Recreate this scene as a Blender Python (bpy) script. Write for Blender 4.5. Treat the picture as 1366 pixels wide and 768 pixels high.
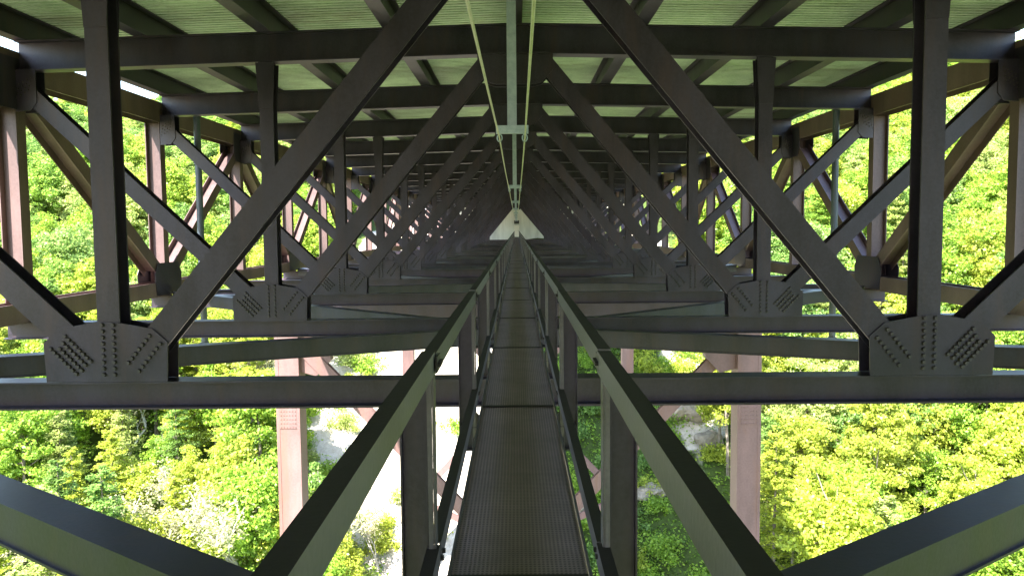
import bpy, bmesh, math, random
import numpy as np
from mathutils import Vector, Matrix, noise as mnoise

for o in list(bpy.data.objects):
    bpy.data.objects.remove(o)
scene = bpy.context.scene
COL = scene.collection
R = math.radians

# ------------------------------------------------------------------ camera
# the eye is the origin, the bridge runs along +Y
FPX = 1105.0
cam_d = bpy.data.cameras.new('camera')
cam_d.sensor_width = 36.0
cam_d.lens = 36.0 * FPX / 1366.0
cam_d.clip_start = 0.05
cam_d.clip_end = 3000.0
cam = bpy.data.objects.new('camera', cam_d)
COL.objects.link(cam)
PITCH, YAW, ROLL = R(4.14), R(0.36), R(0.53)
fw = Vector((-math.sin(YAW) * math.cos(PITCH), math.cos(YAW) * math.cos(PITCH), -math.sin(PITCH)))
rt = fw.cross(Vector((0, 0, 1))).normalized()
up = rt.cross(fw)
r2 = rt * math.cos(ROLL) - up * math.sin(ROLL)
u2 = up * math.cos(ROLL) + rt * math.sin(ROLL)
cam.matrix_world = Matrix(((r2.x, u2.x, -fw.x, 0), (r2.y, u2.y, -fw.y, 0), (r2.z, u2.z, -fw.z, 0), (0, 0, 0, 1)))
scene.camera = cam

# ------------------------------------------------------------------ sky and sun
SUN = Vector((-0.42, -0.62, 1.0)).normalized()
world = bpy.data.worlds.new('World')
scene.world = world
world.use_nodes = True
wn = world.node_tree
bg = wn.nodes['Background']
sky = wn.nodes.new('ShaderNodeTexSky')
sky.sky_type = 'NISHITA'
sky.sun_disc = False
sky.sun_elevation = math.asin(SUN.z)
sky.sun_rotation = math.atan2(SUN.x, SUN.y)
sky.air_density = 1.2
sky.dust_density = 1.0
sky.ozone_density = 1.0
wn.links.new(sky.outputs[0], bg.inputs[0])
bg.inputs[1].default_value = 0.15
sl = bpy.data.lights.new('sun', 'SUN')
sl.energy = 5.0
sl.angle = R(0.53)
sl.color = (1.0, 0.95, 0.86)
sun = bpy.data.objects.new('sun', sl)
COL.objects.link(sun)
sun.rotation_euler = (-SUN).to_track_quat('-Z', 'Y').to_euler()
sun.location = (-60, -80, 120)
scene.view_settings.view_transform = 'Standard'
scene.view_settings.look = 'None'
scene.view_settings.gamma = 1.0
scene.view_settings.use_curve_mapping = False
scene.view_settings.exposure = 2.72
scene.render.engine = 'CYCLES'
scene.cycles.max_bounces = 6
scene.cycles.diffuse_bounces = 3
scene.cycles.transmission_bounces = 4
scene.cycles.sample_clamp_indirect = 6.0

# ------------------------------------------------------------------ material helpers
def new_mat(name):
    m = bpy.data.materials.new(name)
    m.use_nodes = True
    nt = m.node_tree
    return m, nt, nt.nodes['Principled BSDF']

def nd(nt, t, **kw):
    n = nt.nodes.new(t)
    for k, v in kw.items():
        if k.startswith('i_'):
            n.inputs[k[2:].replace('_', ' ')].default_value = v
        else:
            setattr(n, k, v)
    return n

def ramp(nt, stops):
    r = nt.nodes.new('ShaderNodeValToRGB')
    el = r.color_ramp.elements
    while len(el) < len(stops):
        el.new(0.5)
    for e, (p, c) in zip(el, stops):
        e.position = p
        e.color = (*c, 1)
    return r

def steel_mat(name, dark, light, rough=0.5, streak=True, spec=0.5, scale=1.3, metallic=0.0, rust=None):
    m, nt, b = new_mat(name)
    tc = nd(nt, 'ShaderNodeNewGeometry')
    mp = nd(nt, 'ShaderNodeMapping')
    mp.inputs['Scale'].default_value = (1, 1, 0.35) if streak else (1, 1, 1)
    nt.links.new(tc.outputs['Position'], mp.inputs[0])
    n1 = nd(nt, 'ShaderNodeTexNoise', i_Scale=scale, i_Detail=8.0, i_Roughness=0.65)
    n2 = nd(nt, 'ShaderNodeTexNoise', i_Scale=scale * 22, i_Detail=4.0, i_Roughness=0.6)
    nt.links.new(mp.outputs[0], n1.inputs['Vector'])
    nt.links.new(tc.outputs['Position'], n2.inputs['Vector'])
    mx = nd(nt, 'ShaderNodeMath', operation='MULTIPLY_ADD')
    nt.links.new(n2.outputs[0], mx.inputs[0])
    mx.inputs[1].default_value = 0.35
    nt.links.new(n1.outputs[0], mx.inputs[2])
    rp = ramp(nt, [(0.48, dark), (0.80, light)])
    nt.links.new(mx.outputs[0], rp.inputs[0])
    tone = rp.outputs[0]
    if rust:
        n3 = nd(nt, 'ShaderNodeTexNoise', i_Scale=scale * 0.9, i_Detail=10.0, i_Roughness=0.72, i_Distortion=0.6)
        mp3 = nd(nt, 'ShaderNodeMapping')
        mp3.inputs['Scale'].default_value = (2.2, 2.2, 0.30) if streak else (0.7, 1.6, 1)
        mp3.inputs['Location'].default_value = (7.3, 1.1, 4.0)
        nt.links.new(tc.outputs['Position'], mp3.inputs[0])
        nt.links.new(mp3.outputs[0], n3.inputs['Vector'])
        mm = nd(nt, 'ShaderNodeMapRange')
        mm.inputs['From Min'].default_value = 0.50
        mm.inputs['From Max'].default_value = 0.72
        mm.inputs['To Max'].default_value = 0.85
        nt.links.new(n3.outputs[0], mm.inputs[0])
        mixr = nd(nt, 'ShaderNodeMix', data_type='RGBA')
        mixr.inputs[7].default_value = (*rust, 1)
        nt.links.new(mm.outputs[0], mixr.inputs[0])
        nt.links.new(rp.outputs[0], mixr.inputs[6])
        tone = mixr.outputs[2]
    # slight tone change from member to member
    oi = nd(nt, 'ShaderNodeObjectInfo')
    mr = nd(nt, 'ShaderNodeMapRange')
    mr.inputs['To Min'].default_value = 0.85
    mr.inputs['To Max'].default_value = 1.15
    nt.links.new(oi.outputs['Random'], mr.inputs[0])
    hs = nd(nt, 'ShaderNodeHueSaturation')
    nt.links.new(mr.outputs[0], hs.inputs['Value'])
    nt.links.new(tone, hs.inputs['Color'])
    nt.links.new(hs.outputs[0], b.inputs['Base Color'])
    rr = nd(nt, 'ShaderNodeMapRange')
    rr.inputs['To Min'].default_value = rough - 0.12
    rr.inputs['To Max'].default_value = rough + 0.15
    nt.links.new(n1.outputs[0], rr.inputs[0])
    nt.links.new(rr.outputs[0], b.inputs['Roughness'])
    b.inputs['Specular IOR Level'].default_value = spec
    b.inputs['Metallic'].default_value = metallic
    bp = nd(nt, 'ShaderNodeBump', i_Strength=0.12, i_Distance=0.01)
    nt.links.new(n2.outputs[0], bp.inputs['Height'])
    nt.links.new(bp.outputs[0], b.inputs['Normal'])
    return m

M = {}
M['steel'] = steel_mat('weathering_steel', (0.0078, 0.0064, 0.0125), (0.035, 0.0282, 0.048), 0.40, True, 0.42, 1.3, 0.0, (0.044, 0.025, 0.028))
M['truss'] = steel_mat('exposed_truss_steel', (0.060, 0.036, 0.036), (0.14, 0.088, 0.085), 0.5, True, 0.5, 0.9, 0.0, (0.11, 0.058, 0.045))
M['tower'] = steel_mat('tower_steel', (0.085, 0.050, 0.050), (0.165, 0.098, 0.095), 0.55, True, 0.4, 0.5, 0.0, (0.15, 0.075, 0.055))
M['rail'] = steel_mat('rail_steel', (0.068, 0.061, 0.064), (0.128, 0.114, 0.118), 0.45, False, 0.5, 2.0)
M['rail_dark'] = steel_mat('rail_dark_steel', (0.015, 0.012, 0.011), (0.028, 0.022, 0.019), 0.6, False, 0.3, 2.0)  # darker steel tone for the rail tops and joint strips
M['bolt'] = steel_mat('bolt_steel', (0.02, 0.017, 0.018), (0.04, 0.032, 0.03), 0.45, False)
M['galv'] = steel_mat('galvanised_steel', (0.22, 0.29, 0.33), (0.36, 0.43, 0.48), 0.42, False, 0.5, 6.0, 0.35)
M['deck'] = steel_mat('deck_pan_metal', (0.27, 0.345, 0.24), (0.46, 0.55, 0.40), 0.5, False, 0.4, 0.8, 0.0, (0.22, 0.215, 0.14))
M['cable'] = steel_mat('cable_wire', (0.42, 0.40, 0.30), (0.55, 0.52, 0.40), 0.45, False, 0.5, 9.0)
M['pipe'] = steel_mat('drain_pipe_metal', (0.03, 0.04, 0.055), (0.06, 0.075, 0.095), 0.4, True, 0.5, 2.0)

# grating: dark plate with rows of small raised buttons
m, nt, b = new_mat('grating_plate')
geo = nd(nt, 'ShaderNodeNewGeometry')
vm = nd(nt, 'ShaderNodeVectorMath', operation='MULTIPLY')
vm.inputs[1].default_value = (1 / 0.020, 1 / 0.026, 0)
nt.links.new(geo.outputs['Position'], vm.inputs[0])
fr = nd(nt, 'ShaderNodeVectorMath', operation='FRACTION')
nt.links.new(vm.outputs[0], fr.inputs[0])
ds = nd(nt, 'ShaderNodeVectorMath', operation='DISTANCE')
ds.inputs[1].default_value = (0.5, 0.5, 0)
nt.links.new(fr.outputs[0], ds.inputs[0])
dt = nd(nt, 'ShaderNodeMapRange')
dt.inputs['From Min'].default_value = 0.22
dt.inputs['From Max'].default_value = 0.40
dt.inputs['To Min'].default_value = 1.0
dt.inputs['To Max'].default_value = 0.0
nt.links.new(ds.outputs['Value'], dt.inputs[0])
nz = nd(nt, 'ShaderNodeTexNoise', i_Scale=3.0, i_Detail=7.0, i_Roughness=0.65)
nt.links.new(geo.outputs['Position'], nz.inputs['Vector'])
rp = ramp(nt, [(0.3, (0.185, 0.130, 0.138)), (0.7, (0.30, 0.21, 0.22))])
nt.links.new(nz.outputs[0], rp.inputs[0])
mix = nd(nt, 'ShaderNodeMix', data_type='RGBA')
mix.inputs[7].default_value = (0.10, 0.079, 0.077, 1)
nt.links.new(dt.outputs[0], mix.inputs[0])
nt.links.new(rp.outputs[0], mix.inputs[6])
nt.links.new(mix.outputs[2], b.inputs['Base Color'])
b.inputs['Roughness'].default_value = 0.6
bp = nd(nt, 'ShaderNodeBump', i_Strength=0.6, i_Distance=0.006)
nt.links.new(dt.outputs[0], bp.inputs['Height'])
nt.links.new(bp.outputs[0], b.inputs['Normal'])
M['grating'] = m

# concrete
m, nt, b = new_mat('concrete')
geo = nd(nt, 'ShaderNodeNewGeometry')
mp = nd(nt, 'ShaderNodeMapping')
mp.inputs['Scale'].default_value = (1, 1, 0.18)
nt.links.new(geo.outputs['Position'], mp.inputs[0])
nz = nd(nt, 'ShaderNodeTexNoise', i_Scale=1.1, i_Detail=8.0, i_Roughness=0.65)
nt.links.new(mp.outputs[0], nz.inputs['Vector'])
rp = ramp(nt, [(0.3, (0.40, 0.40, 0.37)), (0.7, (0.62, 0.62, 0.58))])
nt.links.new(nz.outputs[0], rp.inputs[0])
nt.links.new(rp.outputs[0], b.inputs['Base Color'])
b.inputs['Roughness'].default_value = 0.85
M['concrete'] = m

m, nt, b = new_mat('dark_void')
b.inputs['Base Color'].default_value = (0.03, 0.03, 0.03, 1)
b.inputs['Roughness'].default_value = 0.8
M['dark'] = m
m, nt, b = new_mat('door_paint')
b.inputs['Base Color'].default_value = (0.66, 0.62, 0.55, 1)
b.inputs['Roughness'].default_value = 0.5
M['door'] = m

# ground: pale sandy clearing under the bridge, leaf litter under the woods
m, nt, b = new_mat('gorge_ground')
geo = nd(nt, 'ShaderNodeNewGeometry')
n1 = nd(nt, 'ShaderNodeTexNoise', i_Scale=0.11, i_Detail=8.0, i_Roughness=0.62)
n2 = nd(nt, 'ShaderNodeTexNoise', i_Scale=1.4, i_Detail=9.0, i_Roughness=0.7)
for n in (n1, n2):
    nt.links.new(geo.outputs['Position'], n.inputs['Vector'])
sand = ramp(nt, [(0.30, (0.40, 0.34, 0.27)), (0.52, (0.52, 0.47, 0.40)), (0.8, (0.62, 0.57, 0.50))])
nt.links.new(n2.outputs[0], sand.inputs[0])
lit = ramp(nt, [(0.3, (0.035, 0.042, 0.015)), (0.6, (0.06, 0.095, 0.02)), (0.8, (0.10, 0.12, 0.04))])
nt.links.new(n2.outputs[0], lit.inputs[0])
att = nd(nt, 'ShaderNodeAttribute', attribute_name='clearing')
mad = nd(nt, 'ShaderNodeMath', operation='MULTIPLY_ADD')
nt.links.new(n1.outputs[0], mad.inputs[0])
mad.inputs[1].default_value = 0.9
nt.links.new(att.outputs['Fac'], mad.inputs[2])
mr = nd(nt, 'ShaderNodeMapRange')
mr.inputs['From Min'].default_value = 0.86
mr.inputs['From Max'].default_value = 0.98
nt.links.new(mad.outputs[0], mr.inputs[0])
mix = nd(nt, 'ShaderNodeMix', data_type='RGBA')
nt.links.new(mr.outputs[0], mix.inputs[0])
nt.links.new(lit.outputs[0], mix.inputs[6])
nt.links.new(sand.outputs[0], mix.inputs[7])
nt.links.new(mix.outputs[2], b.inputs['Base Color'])
b.inputs['Roughness'].default_value = 0.95
b.inputs['Specular IOR Level'].default_value = 0.1
bp = nd(nt, 'ShaderNodeBump', i_Strength=0.7, i_Distance=0.5)
nt.links.new(n2.outputs[0], bp.inputs['Height'])
nt.links.new(bp.outputs[0], b.inputs['Normal'])
M['ground'] = m

m, nt, b = new_mat('rock')
geo = nd(nt, 'ShaderNodeNewGeometry')
n2 = nd(nt, 'ShaderNodeTexNoise', i_Scale=1.2, i_Detail=9.0, i_Roughness=0.7)
nt.links.new(geo.outputs['Position'], n2.inputs['Vector'])
rp = ramp(nt, [(0.3, (0.14, 0.115, 0.085)), (0.7, (0.34, 0.29, 0.22))])
nt.links.new(n2.outputs[0], rp.inputs[0])
nt.links.new(rp.outputs[0], b.inputs['Base Color'])
b.inputs['Roughness'].default_value = 0.9
bp = nd(nt, 'ShaderNodeBump', i_Strength=0.8, i_Distance=0.15)
nt.links.new(n2.outputs[0], bp.inputs['Height'])
nt.links.new(bp.outputs[0], b.inputs['Normal'])
M['rock'] = m

def leaf_mat(name, from_color):
    m = bpy.data.materials.new(name)
    m.use_nodes = True
    nt = m.node_tree
    nt.nodes.clear()
    out = nt.nodes.new('ShaderNodeOutputMaterial')
    geo = nd(nt, 'ShaderNodeNewGeometry')
    oi = nd(nt, 'ShaderNodeObjectInfo')
    if from_color:
        base = oi.outputs['Color']
    else:
        rp = ramp(nt, [(0.0, TONES[0][1]), (0.3, TONES[1][1]), (0.55, TONES[2][1]), (0.8, TONES[3][1]), (1.0, TONES[0][1])])
        nt.links.new(oi.outputs['Random'], rp.inputs[0])
        base = rp.outputs[0]
    hs = nd(nt, 'ShaderNodeHueSaturation')
    v = nd(nt, 'ShaderNodeMapRange')
    v.inputs['To Min'].default_value = 0.65
    v.inputs['To Max'].default_value = 1.5
    nt.links.new(geo.outputs['Random Per Island'], v.inputs[0])
    nt.links.new(v.outputs[0], hs.inputs['Value'])
    h = nd(nt, 'ShaderNodeMapRange')
    h.inputs['To Min'].default_value = 0.515
    h.inputs['To Max'].default_value = 0.485
    nt.links.new(geo.outputs['Random Per Island'], h.inputs[0])
    nt.links.new(h.outputs[0], hs.inputs['Hue'])
    nt.links.new(base, hs.inputs['Color'])
    df = nd(nt, 'ShaderNodeBsdfDiffuse')
    tr = nd(nt, 'ShaderNodeBsdfTranslucent')
    gl = nd(nt, 'ShaderNodeBsdfGlossy')
    gl.inputs['Roughness'].default_value = 0.45
    gl.inputs['Color'].default_value = (0.8, 0.8, 0.8, 1)
    nt.links.new(hs.outputs[0], df.inputs[0])
    nt.links.new(hs.outputs[0], tr.inputs[0])
    m1 = nd(nt, 'ShaderNodeMixShader')
    m1.inputs[0].default_value = 0.52
    nt.links.new(df.outputs[0], m1.inputs[1])
    nt.links.new(tr.outputs[0], m1.inputs[2])
    m2 = nd(nt, 'ShaderNodeMixShader')
    m2.inputs[0].default_value = 0.02
    nt.links.new(m1.outputs[0], m2.inputs[1])
    nt.links.new(gl.outputs[0], m2.inputs[2])
    nt.links.new(m2.outputs[0], out.inputs[0])
    return m

TONES = [('yellow-green', (0.35, 0.415, 0.055)),
         ('bright green', (0.235, 0.37, 0.045)),
         ('dark green', (0.17, 0.285, 0.065)),
         ('pale green', (0.36, 0.43, 0.13)),
         ('cream-flecked', (0.36, 0.355, 0.19))]
M['leaf'] = leaf_mat('leaves', True)
M['leaf_far'] = leaf_mat('leaves_far', False)
m, nt, b = new_mat('bark')
oi = nd(nt, 'ShaderNodeObjectInfo')
geo = nd(nt, 'ShaderNodeNewGeometry')
nz = nd(nt, 'ShaderNodeTexNoise', i_Scale=2.5, i_Detail=6.0)
nt.links.new(geo.outputs['Position'], nz.inputs['Vector'])
rp = ramp(nt, [(0.3, (0.10, 0.08, 0.06)), (0.7, (0.24, 0.20, 0.16))])
nt.links.new(nz.outputs[0], rp.inputs[0])
nt.links.new(rp.outputs[0], b.inputs['Base Color'])
b.inputs['Roughness'].default_value = 0.9
M['bark'] = m
m, nt, b = new_mat('pale_bark')
nz = nd(nt, 'ShaderNodeTexNoise', i_Scale=2.0, i_Detail=6.0)
rp = ramp(nt, [(0.3, (0.34, 0.31, 0.27)), (0.7, (0.60, 0.57, 0.52))])
nt.links.new(nz.outputs[0], rp.inputs[0])
nt.links.new(rp.outputs[0], b.inputs['Base Color'])
b.inputs['Roughness'].default_value = 0.85
M['pale_bark'] = m

# ------------------------------------------------------------------ mesh helpers
class MB:
    """collects polygons for one mesh"""
    def __init__(self):
        self.v, self.f = [], []
    def add(self, vs, fs):
        n = len(self.v)
        self.v += [tuple(v) for v in vs]
        self.f += [tuple(i + n for i in f) for f in fs]
        return self
    def box(self, x0, x1, y0, y1, z0, z1):
        vs = [(x0, y0, z0), (x1, y0, z0), (x1, y1, z0), (x0, y1, z0), (x0, y0, z1), (x1, y0, z1), (x1, y1, z1), (x0, y1, z1)]
        return self.add(vs, [(0, 3, 2, 1), (4, 5, 6, 7), (0, 1, 5, 4), (1, 2, 6, 5), (2, 3, 7, 6), (3, 0, 4, 7)])
    def sweep(self, rings, cap=True):
        n = len(rings[0])
        vs = [p for r in rings for p in r]
        fs = []
        for k in range(len(rings) - 1):
            for i in range(n):
                j = (i + 1) % n
                fs.append((k * n + i, k * n + j, (k + 1) * n + j, (k + 1) * n + i))
        if cap:
            fs.append(tuple(reversed(range(n))))
            fs.append(tuple((len(rings) - 1) * n + i for i in range(n)))
        return self.add(vs, fs)
    def prism(self, p0, p1, prof, a, bb):
        """profile (list of (s,t)) carried along p0-p1 with axes a, bb"""
        return self.sweep([[Vector(p) + a * s + bb * t for s, t in prof] for p in (p0, p1)])
    def hsec(self, p0, p1, dep, D, B, tf=0.025, tw=0.018):
        """H section: dep = direction across the flanges, D depth, B flange width"""
        p0, p1 = Vector(p0), Vector(p1)
        ax = (p1 - p0).normalized()
        dep = Vector(dep)
        dep = (dep - ax * dep.dot(ax)).normalized()
        a = ax.cross(dep).normalized()
        return self.prism(p0, p1, hprof(D, B, tf, tw), a, dep)
    def rect(self, p0, p1, dep, D, B):
        p0, p1 = Vector(p0), Vector(p1)
        ax = (p1 - p0).normalized()
        dep = Vector(dep)
        dep = (dep - ax * dep.dot(ax)).normalized()
        a = ax.cross(dep).normalized()
        return self.prism(p0, p1, [(-B / 2, -D / 2), (B / 2, -D / 2), (B / 2, D / 2), (-B / 2, D / 2)], a, dep)
    def plate_xz(self, poly, y0, y1):
        return self.sweep([[(x, y, z) for x, z in poly] for y in (y0, y1)])
    def plate_yz(self, poly, x0, x1):
        return self.sweep([[(x, y, z) for y, z in poly] for x in (x0, x1)])
    def plate_xy(self, poly, z0, z1):
        return self.sweep([[(x, y, z) for x, y in poly] for z in (z0, z1)])
    def tube(self, pts, r, n=8, cap=True):
        rings = []
        for i, p in enumerate(pts):
            p = Vector(p)
            d = Vector(pts[min(i + 1, len(pts) - 1)]) - Vector(pts[max(i - 1, 0)])
            d.normalize()
            q = Vector((0, 0, 1)) if abs(d.z) < 0.9 else Vector((1, 0, 0))
            a = d.cross(q).normalized()
            c = d.cross(a)
            rr = r[i] if isinstance(r, (list, tuple)) else r
            rings.append([p + (a * math.cos(2 * math.pi * k / n) + c * math.sin(2 * math.pi * k / n)) * rr for k in range(n)])
        return self.sweep(rings, cap)
    def mesh(self, name, mat):
        me = bpy.data.meshes.new(name)
        me.from_pydata(self.v, [], self.f)
        bm = bmesh.new()
        bm.from_mesh(me)
        bmesh.ops.recalc_face_normals(bm, faces=bm.faces)
        bm.to_mesh(me)
        bm.free()
        me.materials.append(M[mat])
        return me

def hprof(D, B, tf, tw):
    h, b, t = D / 2, B / 2, tw / 2
    return [(-b, -h), (b, -h), (b, -h + tf), (t, -h + tf), (t, h - tf), (b, h - tf), (b, h), (-b, h), (-b, h - tf), (-t, h - tf), (-t, -h + tf), (-b, -h + tf)]

def put(name, me, parent=None, loc=(0, 0, 0), rot=(0, 0, 0), scale=(1, 1, 1)):
    o = bpy.data.objects.new(name, me)
    COL.objects.link(o)
    o.location = loc
    o.rotation_euler = rot
    o.scale = scale
    if parent is not None:
        o.parent = parent
        o.matrix_parent_inverse = Matrix.Translation(-parent.location) if parent.type == 'EMPTY' else Matrix.Identity(4)
    return o

def thing(name, label, cat, loc=(0, 0, 0), group=None):
    o = bpy.data.objects.new(name, None)
    COL.objects.link(o)
    o.empty_display_size = 0.5
    o.location = loc
    tag(o, label, cat, group)
    return o

def tag(o, label, cat, group=None):
    o['label'] = label
    o['category'] = cat
    if group:
        o['group'] = group

# ------------------------------------------------------------------ terrain
def smooth(a, b, x):
    t = min(1, max(0, (x - a) / (b - a)))
    return t * t * (3 - 2 * t)

def ground_h(x, y):
    if y < 145:
        c = -3 - (145 - y) * 0.53
        c = max(c, -98 + 0.06 * (y + 40))
    else:
        c = -3 + (y - 145) * 0.15
        c = min(c, 12 + (y - 245) * 0.02)
    ax = max(0, abs(x) - 16)
    s = 0.085 if x < 0 else 0.155
    side = s * ax if ax < 160 else s * 160 + 0.12 * (ax - 160)
    w = smooth(14, 60, abs(x))
    n = mnoise.noise(Vector((x * 0.012, y * 0.012, 3.1))) * 9 * w + mnoise.noise(Vector((x * 0.06, y * 0.06, 7.7))) * (1.2 + 1.6 * w)
    n += mnoise.noise(Vector((x * 0.22, y * 0.22, 1.7))) * 0.55
    return c + side + n

def clearing(x, y):
    """1 on the bare strip under the bridge, 0 in the woods"""
    l = -27 if y > 100 else -27 + (100 - y) * 0.62
    l = min(l, -9)
    r_ = 24 if y > 98 else 20
    e = min(smooth(l - 4, l + 3, x), 1 - smooth(r_ - 2, r_ + 5, x))
    e *= 1 - smooth(134, 150, y) * 0.4
    right = smooth(0, 6, x) * (1 - smooth(19, 22, x))     # weeds grow on this half
    return max(0.0, e * (1 - 0.72 * right))

xs = np.concatenate([np.linspace(-900, -130, 30), np.linspace(-125, -34, 38), np.linspace(-32, 32, 44), np.linspace(34, 125, 38), np.linspace(130, 900, 30)])
ys = np.concatenate([np.linspace(-500, -20, 20), np.linspace(-10, 60, 22), np.linspace(62, 150, 60), np.linspace(153, 340, 50), np.linspace(350, 1100, 24)])
gv = [(float(x), float(y), ground_h(float(x), float(y))) for y in ys for x in xs]
nx = len(xs)
gf = [(j * nx + i, j * nx + i + 1, (j + 1) * nx + i + 1, (j + 1) * nx + i) for j in range(len(ys) - 1) for i in range(nx - 1)]
me = bpy.data.meshes.new('ground')
me.from_pydata(gv, [], gf)
ca = me.attributes.new('clearing', 'FLOAT', 'POINT')
ca.data.foreach_set('value', [clearing(v[0], v[1]) for v in gv])
me.polygons.foreach_set('use_smooth', [True] * len(gf))
me.materials.append(M['ground'])
g = put('ground', me)
g['kind'] = 'structure'
g['label'] = 'steep gorge slope with pale cleared ground under the bridge'

# ------------------------------------------------------------------ the bridge
P = 7.09                 # panel length
Y1 = 10.70               # first cross frame in view
def fy(k):
    return Y1 + (k - 1) * P
K0, K1 = -4, 19
XW, XT = 5.25, 10.76     # inner posts, main trusses
CR = 0.024               # crown of the road
YA, YB = fy(K0) - 2.5, 147.6

bridge = thing('steel_bridge', 'dark weathering steel deck truss bridge seen from inside, under its road deck', 'bridge', (0, 60, -2.3))

# floor beam (crowned)
FB, FT = 3.64, 4.26
prof = hprof(FT - FB, 0.36, 0.028, 0.02)
rings = []
for X in (-10.50, 0.0, 10.50):
    zc = (FB + FT) / 2 - CR * abs(X)
    rings.append([(X, s, zc + t) for s, t in prof])
mb = MB().sweep(rings)
fb_me = mb.mesh('floorbeam', 'steel')

# bottom strut
ST, SB = -1.93, -2.29
st_me = MB().sweep([[(X, s, (ST + SB) / 2 + t) for s, t in hprof(ST - SB, 0.36, 0.024, 0.02)] for X in (-11.05, 11.05)]).mesh('bottom_strut', 'steel')

# diagonals and posts of the W frame: H sections with flanges towards the viewer
def cut(p, q, a, b_):
    p, q = Vector(p), Vector(q)
    d = (q - p).normalized()
    return p + d * a, q - d * b_
diag = {}
for s in (-1, 1):
    p, q = cut((s * XW, 0, -2.1), (0, 0, 4.2), 0.72, 0.75)
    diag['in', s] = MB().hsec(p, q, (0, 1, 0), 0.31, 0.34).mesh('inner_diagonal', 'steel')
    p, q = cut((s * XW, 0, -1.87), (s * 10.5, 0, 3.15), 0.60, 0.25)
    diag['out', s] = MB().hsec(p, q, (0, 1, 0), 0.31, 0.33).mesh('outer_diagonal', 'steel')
post_me = MB().hsec((0, 0, ST + 0.18), (0, 0, FB - CR * XW - 0.002), (0, 1, 0), 0.31, 0.29)
post_me = post_me.mesh('inner_post', 'steel')
# flared head plates where the post meets the floor beam
head_me = MB()
for y in (-0.168, 0.158):
    head_me.plate_xz([(-0.145, 2.55), (0.145, 2.55), (0.20, 3.5), (-0.20, 3.5)], y, y + 0.01)
head_me = head_me.mesh('post_head_plate', 'steel')

# gusset plates, pairs
def plates(poly, mat='steel', name='gusset_plate', gap=0.16, t=0.018):
    mb = MB()
    mb.plate_xz(poly, -gap - t, -gap)
    mb.plate_xz(poly, gap, gap + t)
    return mb.mesh(name, mat)
low = {}
bolts = {}
def bolt_field(pts, y, mb, r=0.032, h=0.034):
    for x, z in pts:
        ring0 = [(x + r * math.cos(a * math.pi / 3), y, z + r * math.sin(a * math.pi / 3)) for a in range(6)]
        ring1 = [(x + r * 0.72 * math.cos(a * math.pi / 3), y - h, z + r * 0.72 * math.sin(a * math.pi / 3)) for a in range(6)]
        mb.sweep([ring0, ring1])
for s in (-1, 1):
    # s = -1: outer side is -x
    pl = [(-0.82, 0), (0.74, 0), (0.76, 0.51), (0.57, 0.68), (0.10, 0.77), (-0.10, 0.78), (-0.65, 0.69), (-0.84, 0.50)]
    if s > 0:
        pl = [(-x, z) for x, z in pl]
    pl = [(x, z + ST + 0.003) for x, z in pl]
    low[s] = plates(pl)
    pts = []
    for i in range(9):
        for c in (-0.07, 0.07):
            pts.append((c * 1.0, 0.10 + i * 0.080))
    for i in range(8):                       # four rows on the outer diagonal
        for r_, off in enumerate((-0.125, -0.042, 0.042, 0.125)):
            if i in (0,) and abs(off) < 0.05:
                continue
            t = i * 0.065 + 0.018 * (r_ % 2)
            bx, bz = -0.655 + 0.70 * t, 0.525 - 0.715 * t
            pts.append((bx + 0.715 * off, bz + 0.70 * off))
    for i in range(7):                       # two rows on the inner diagonal
        for off in (-0.085, 0.085):
            t = i * 0.075
            bx, bz = 0.60 - 0.63 * t, 0.545 - 0.775 * t
            pts.append((bx + 0.775 * off, bz - 0.63 * off))
    if s > 0:
        pts = [(-x, z) for x, z in pts]
    mb = MB()
    bolt_field([(x, z + ST) for x, z in pts], -0.1775, mb)
    bolts[s] = mb.mesh('bolt_heads', 'bolt')
ctr_me = plates([(-0.79, FB - 0.35), (-0.55, FB - 0.60), (-0.40, FB - 0.64), (0.40, FB - 0.64), (0.55, FB - 0.60), (0.79, FB - 0.35), (0.79, FB - 0.02), (-0.79, FB - 0.02)])
cor = {}
for s in (-1, 1):
    zt = FB - CR * 10.2
    poly = [(s * 10.08, zt), (s * 10.08, 2.72), (s * 10.22, 2.56), (s * 10.52, 2.54), (s * 10.52, zt)]
    cor[s] = plates(poly)
    pts = [(s * (10.24 + 0.085 * i - 0.02 * j), 2.98 + 0.09 * j - 0.05 * i) for i in range(4) for j in range(4)]
    mb = MB()
    bolt_field(pts, -0.1775, mb, 0.021, 0.02)
    bolts['c', s] = mb.mesh('bolt_heads', 'bolt')

for k in range(K0, K1 + 1):
    y = fy(k)
    put('floorbeam', fb_me, bridge, (0, y, 0))
    put('bottom_strut', st_me, bridge, (0, y, 0))
    for s in (-1, 1):
        put('inner_diagonal', diag['in', s], bridge, (0, y, 0))
        put('outer_diagonal', diag['out', s], bridge, (0, y, 0))
        put('inner_post', post_me, bridge, (s * XW, y, 0))
        if k <= 6:
            put('post_head_plate', head_me, bridge, (s * XW, y, 0))
        gp = put('gusset_plate', low[s], bridge, (s * XW, y, 0))
        if 0 <= k <= 8:
            bo = put('bolt_heads', bolts[s], gp)
            bo['kind'] = 'stuff'
        cp = put('gusset_plate', cor[s], bridge, (0, y, 0))
        if 1 <= k <= 5:
            bo = put('bolt_heads', bolts['c', s], cp)
            bo['kind'] = 'stuff'
    put('centre_gusset', ctr_me, bridge, (0, y, 0))

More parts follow.
